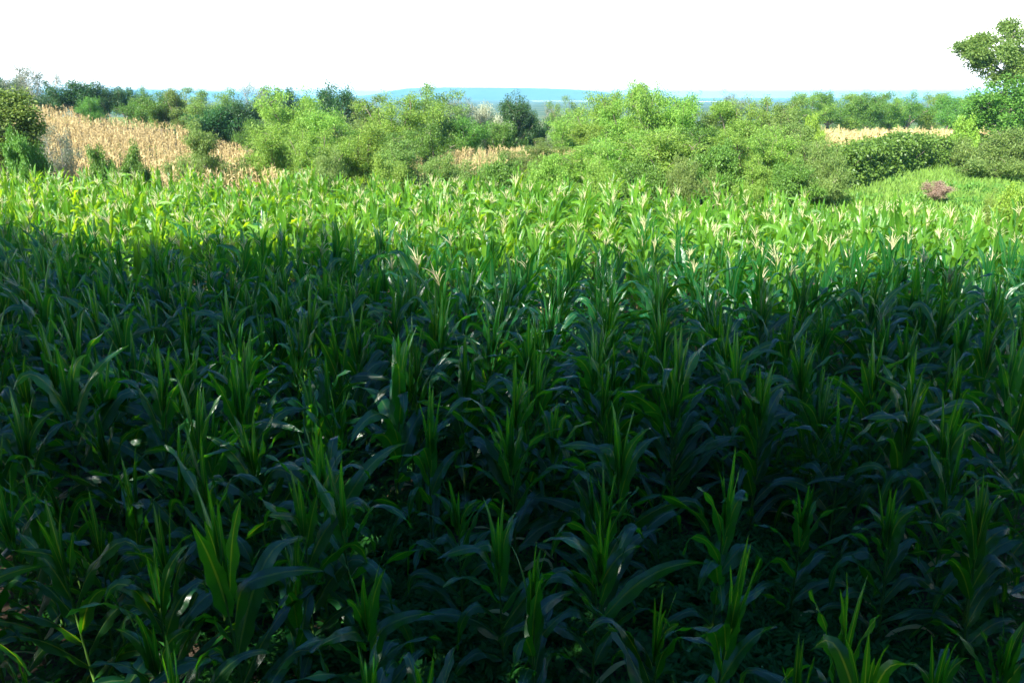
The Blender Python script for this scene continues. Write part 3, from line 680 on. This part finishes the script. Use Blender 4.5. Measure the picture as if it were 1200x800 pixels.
# right side
def clump_tree(name, Yd, trunk, clumps, key, label, leafL, leafW, bark='bark', dens=1.0):
    """a tree with its own crown: trunk and clumps given as (pixel x, pixel y, radius m, depth offset)"""
    rs = np.random.RandomState(len(label)); tr, cr = MB(), MB()
    P = [at(a, b, Yd) for a, b in trunk]; base = np.array([P[0].x, Yd, float(gz(P[0].x, Yd))-.05])
    pts = np.array([[p.x, Yd, p.z] for p in P])-base; pts[0] = 0
    tube(tr, pts, np.linspace(.28, .10, len(pts)), 9)
    for (a, b, r, dy) in clumps:
        c = at(a, b, Yd); c = np.array([c.x, Yd+dy, c.z])-base
        j = np.argmin(np.linalg.norm(pts-c, axis=1)+(pts[:, 2] > c[2])*5); st = pts[j]
        mid_ = (st+c)/2+rs.randn(3)*.25; t = np.linspace(0, 1, 7)[:, None]
        lim = (1-t)**2*st+2*t*(1-t)*mid_+t*t*c; tube(tr, lim, np.linspace(.09, .03, 7), 5)
        for q in range(int(15*dens)):
            u = unit(rs, 1)[0]; u[2] *= .75; e = c+u*r*rs.uniform(.3, 1.25)
            tube(tr, np.array([c, (c+e)/2+rs.randn(3)*.08, e]), [.025, .015, .006], 4)
            n = 120; rr = rs.uniform(.3, .65)
            o = unit(rs, n)*(rs.rand(n)[:, None]**.45)*rr; o[:, 2] *= .65
            D = o*3+rs.randn(n, 3)*.4; D[:, 2] -= .2
            rhombs(cr, e+o, D, unit(rs, n)*.7+[0, 0, 1.], rs.uniform(.12, .24, n)*leafL/.21, rs.uniform(.07, .12, n)*leafW/.1)
    o = empty(name, tuple(base)); tag(o, label, 'tree')
    link('trunk', tr.mesh(name+'_trunk', [M[bark]], True), o); link('crown', cr.mesh(name+'_crown', [M[key]]), o)
clump_tree('broadleaf_tree', 36, [(4, 215), (6, 190), (4, 165), (0, 140)],
  [(-6, 122, .75, 0), (14, 120, .55, .2), (27, 132, .45, 0), (8, 140, .6, -.5), (32, 150, .4, .3), (18, 156, .55, 0), (-8, 152, .8, .2), (6, 172, .6, -.4), (28, 172, .5, .2), (14, 188, .5, 0), (-14, 178, .7, 0), (-26, 136, .8, 0)],
  'olive', 'olive green leafy tree cut off by the left frame edge', .15, .10, dens=.8)
clump_tree('tall_tree', 55, [(1160, 186), (1164, 170), (1172, 150), (1176, 120), (1180, 92), (1184, 60)],
  [(1180, 44, 1.0, 0), (1158, 50, .95, .5), (1143, 60, .7, -.3), (1163, 70, .8, .6), (1196, 58, 1.0, 0), (1188, 76, .9, -.6), (1176, 88, .9, .4), (1214, 62, 1.2, 0), (1204, 84, 1.0, .3), (1150, 74, .5, .2), (1228, 84, 1.2, 0), (1134, 56, .55, .3), (1148, 48, .55, .2), (1184, 32, .5, .2), (1172, 62, .8, -.8), (1190, 92, 1.1, -.5), (1208, 70, 1.2, -.7)],
  'olive', 'tallest leafy tree rising above the skyline at the right frame edge', .18, .10)
clump_tree('broadleaf_tree', 52, [(1166, 190), (1174, 172), (1184, 152), (1192, 130), (1200, 112)],
  [(1192, 104, 1.2, 0), (1168, 112, 1.1, .5), (1150, 126, 1.0, 0), (1176, 132, 1.2, -.6), (1198, 128, 1.3, .3), (1216, 112, 1.4, 0), (1158, 144, .9, .8), (1190, 150, 1.1, 0), (1142, 140, .8, .4), (1214, 146, 1.4, .2), (1230, 130, 1.4, 0)],
  'mid', 'dark spreading tree below the tallest one at the right edge', .18, .11)
tree('shrub', 'yellow', 1132, 142, 14, 52, 'yellowish shrub left of the dark spreading tree', 'shrub')
tree('shrub', 'oliveshrub', 1186, 158, 46, 44, 'large grey-green bush at the right edge above the reddish one', 'bush')
tree('shrub', 'oliveshrub', 1140, 168, 24, 51, 'olive bush at the right end of the hedge', 'bush')
tree('reddish_bush', 'brown', 1100, 214, 17, 33, 'small rounded reddish brown bush on the grass bank', 'bush')
tree('shrub', 'yellow', 1190, 226, 22, 26, 'bright yellow-green shrub at the right edge behind the corn', 'shrub')
tree('shrub', 'limeshrub', 1160, 232, 14, 28, 'small lime shrub left of the bright yellow-green one', 'shrub')

# roadside trees behind the camera that shade the near rows
tr, cr = MB(), MB(); sh = []
for s in range(3):
    t_, c_, r0, z1_, _, _ = tree_proto('dense', 500+s, .085, .05, 52, 'deep')
    sh.append((t_.mesh('roadside_trunk', [M['bark']], True), c_.mesh('roadside_crown', [M['deep']]), r0, z1_))
t_, c_, r0, z1_, _, _ = tree_proto('dense', 517, .085, .05, 15, 'deep')
sh.append((t_.mesh('roadside_trunk', [M['bark']], True), c_.mesh('roadside_crown', [M['deep']]), r0*1.05, z1_))
for k, (x, y, h, r) in enumerate(((-31, 8.5, 13.6, 4.6), (-25, 5.2, 13.8, 4.6), (-19.5, 2.2, 13.6, 4.4), (-14.5, .2, 15.2, 4.2), (-9.5, -2.6, 16.3, 4.2), (-4.6, -5.0, 16.9, 4.4), (.4, -6.6, 16.5, 4.6), (5.5, -8.0, 16.6, 4.6), (11, -9, 16.2, 4.6),
        (-22, -1.5, 10, 4.2), (-15.5, -4.5, 9.5, 4.2), (-3.5, -10.5, 9, 4.2), (2.5, -12, 9, 4.2))):
    p = sh[3] if k == 4 else sh[k % 3]; z = float(gz(x, y)) if y > 3 else float(gz(x, min(y, 0)))
    o = empty('roadside_tree', (x, y, z), k*1.3, (r/p[2], r/p[2], (h-z)/p[3]))
    tag(o, 'tall dense tree standing along the road edge behind the viewpoint', 'tree', 'roadside trees casting the shade over the near corn')
    link('trunk', p[0], o); link('crown', p[1], o)

# overhead wire
mb = MB(); u = np.linspace(-700, 2100, 70); tw = []
a = at(100, 2.5, 30); b = at(500, 6, 30); c = at(900, .5, 30)
co = np.polyfit([a.x, b.x, c.x], [a.z, b.z, c.z], 2)
xx = np.linspace(-38, 38, 80); zz = np.polyval(co, xx)
tube(mb, np.stack([xx, np.full(80, 30.), zz], -1), .013, 5)
wm2, n_, o_ = new_mat('cable'); p_ = n_.nodes.new('ShaderNodeBsdfPrincipled'); p_.inputs['Base Color'].default_value = (.12, .12, .12, 1); p_.inputs['Roughness'].default_value = .6
n_.links.new(p_.outputs[0], o_.inputs['Surface'])
tag(link('overhead_wire', mb.mesh('overhead_wire', [wm2], True)), 'thin dark overhead wire sagging across the white sky', 'wire')
print('corn total', len(cand), 'dry', cnt)
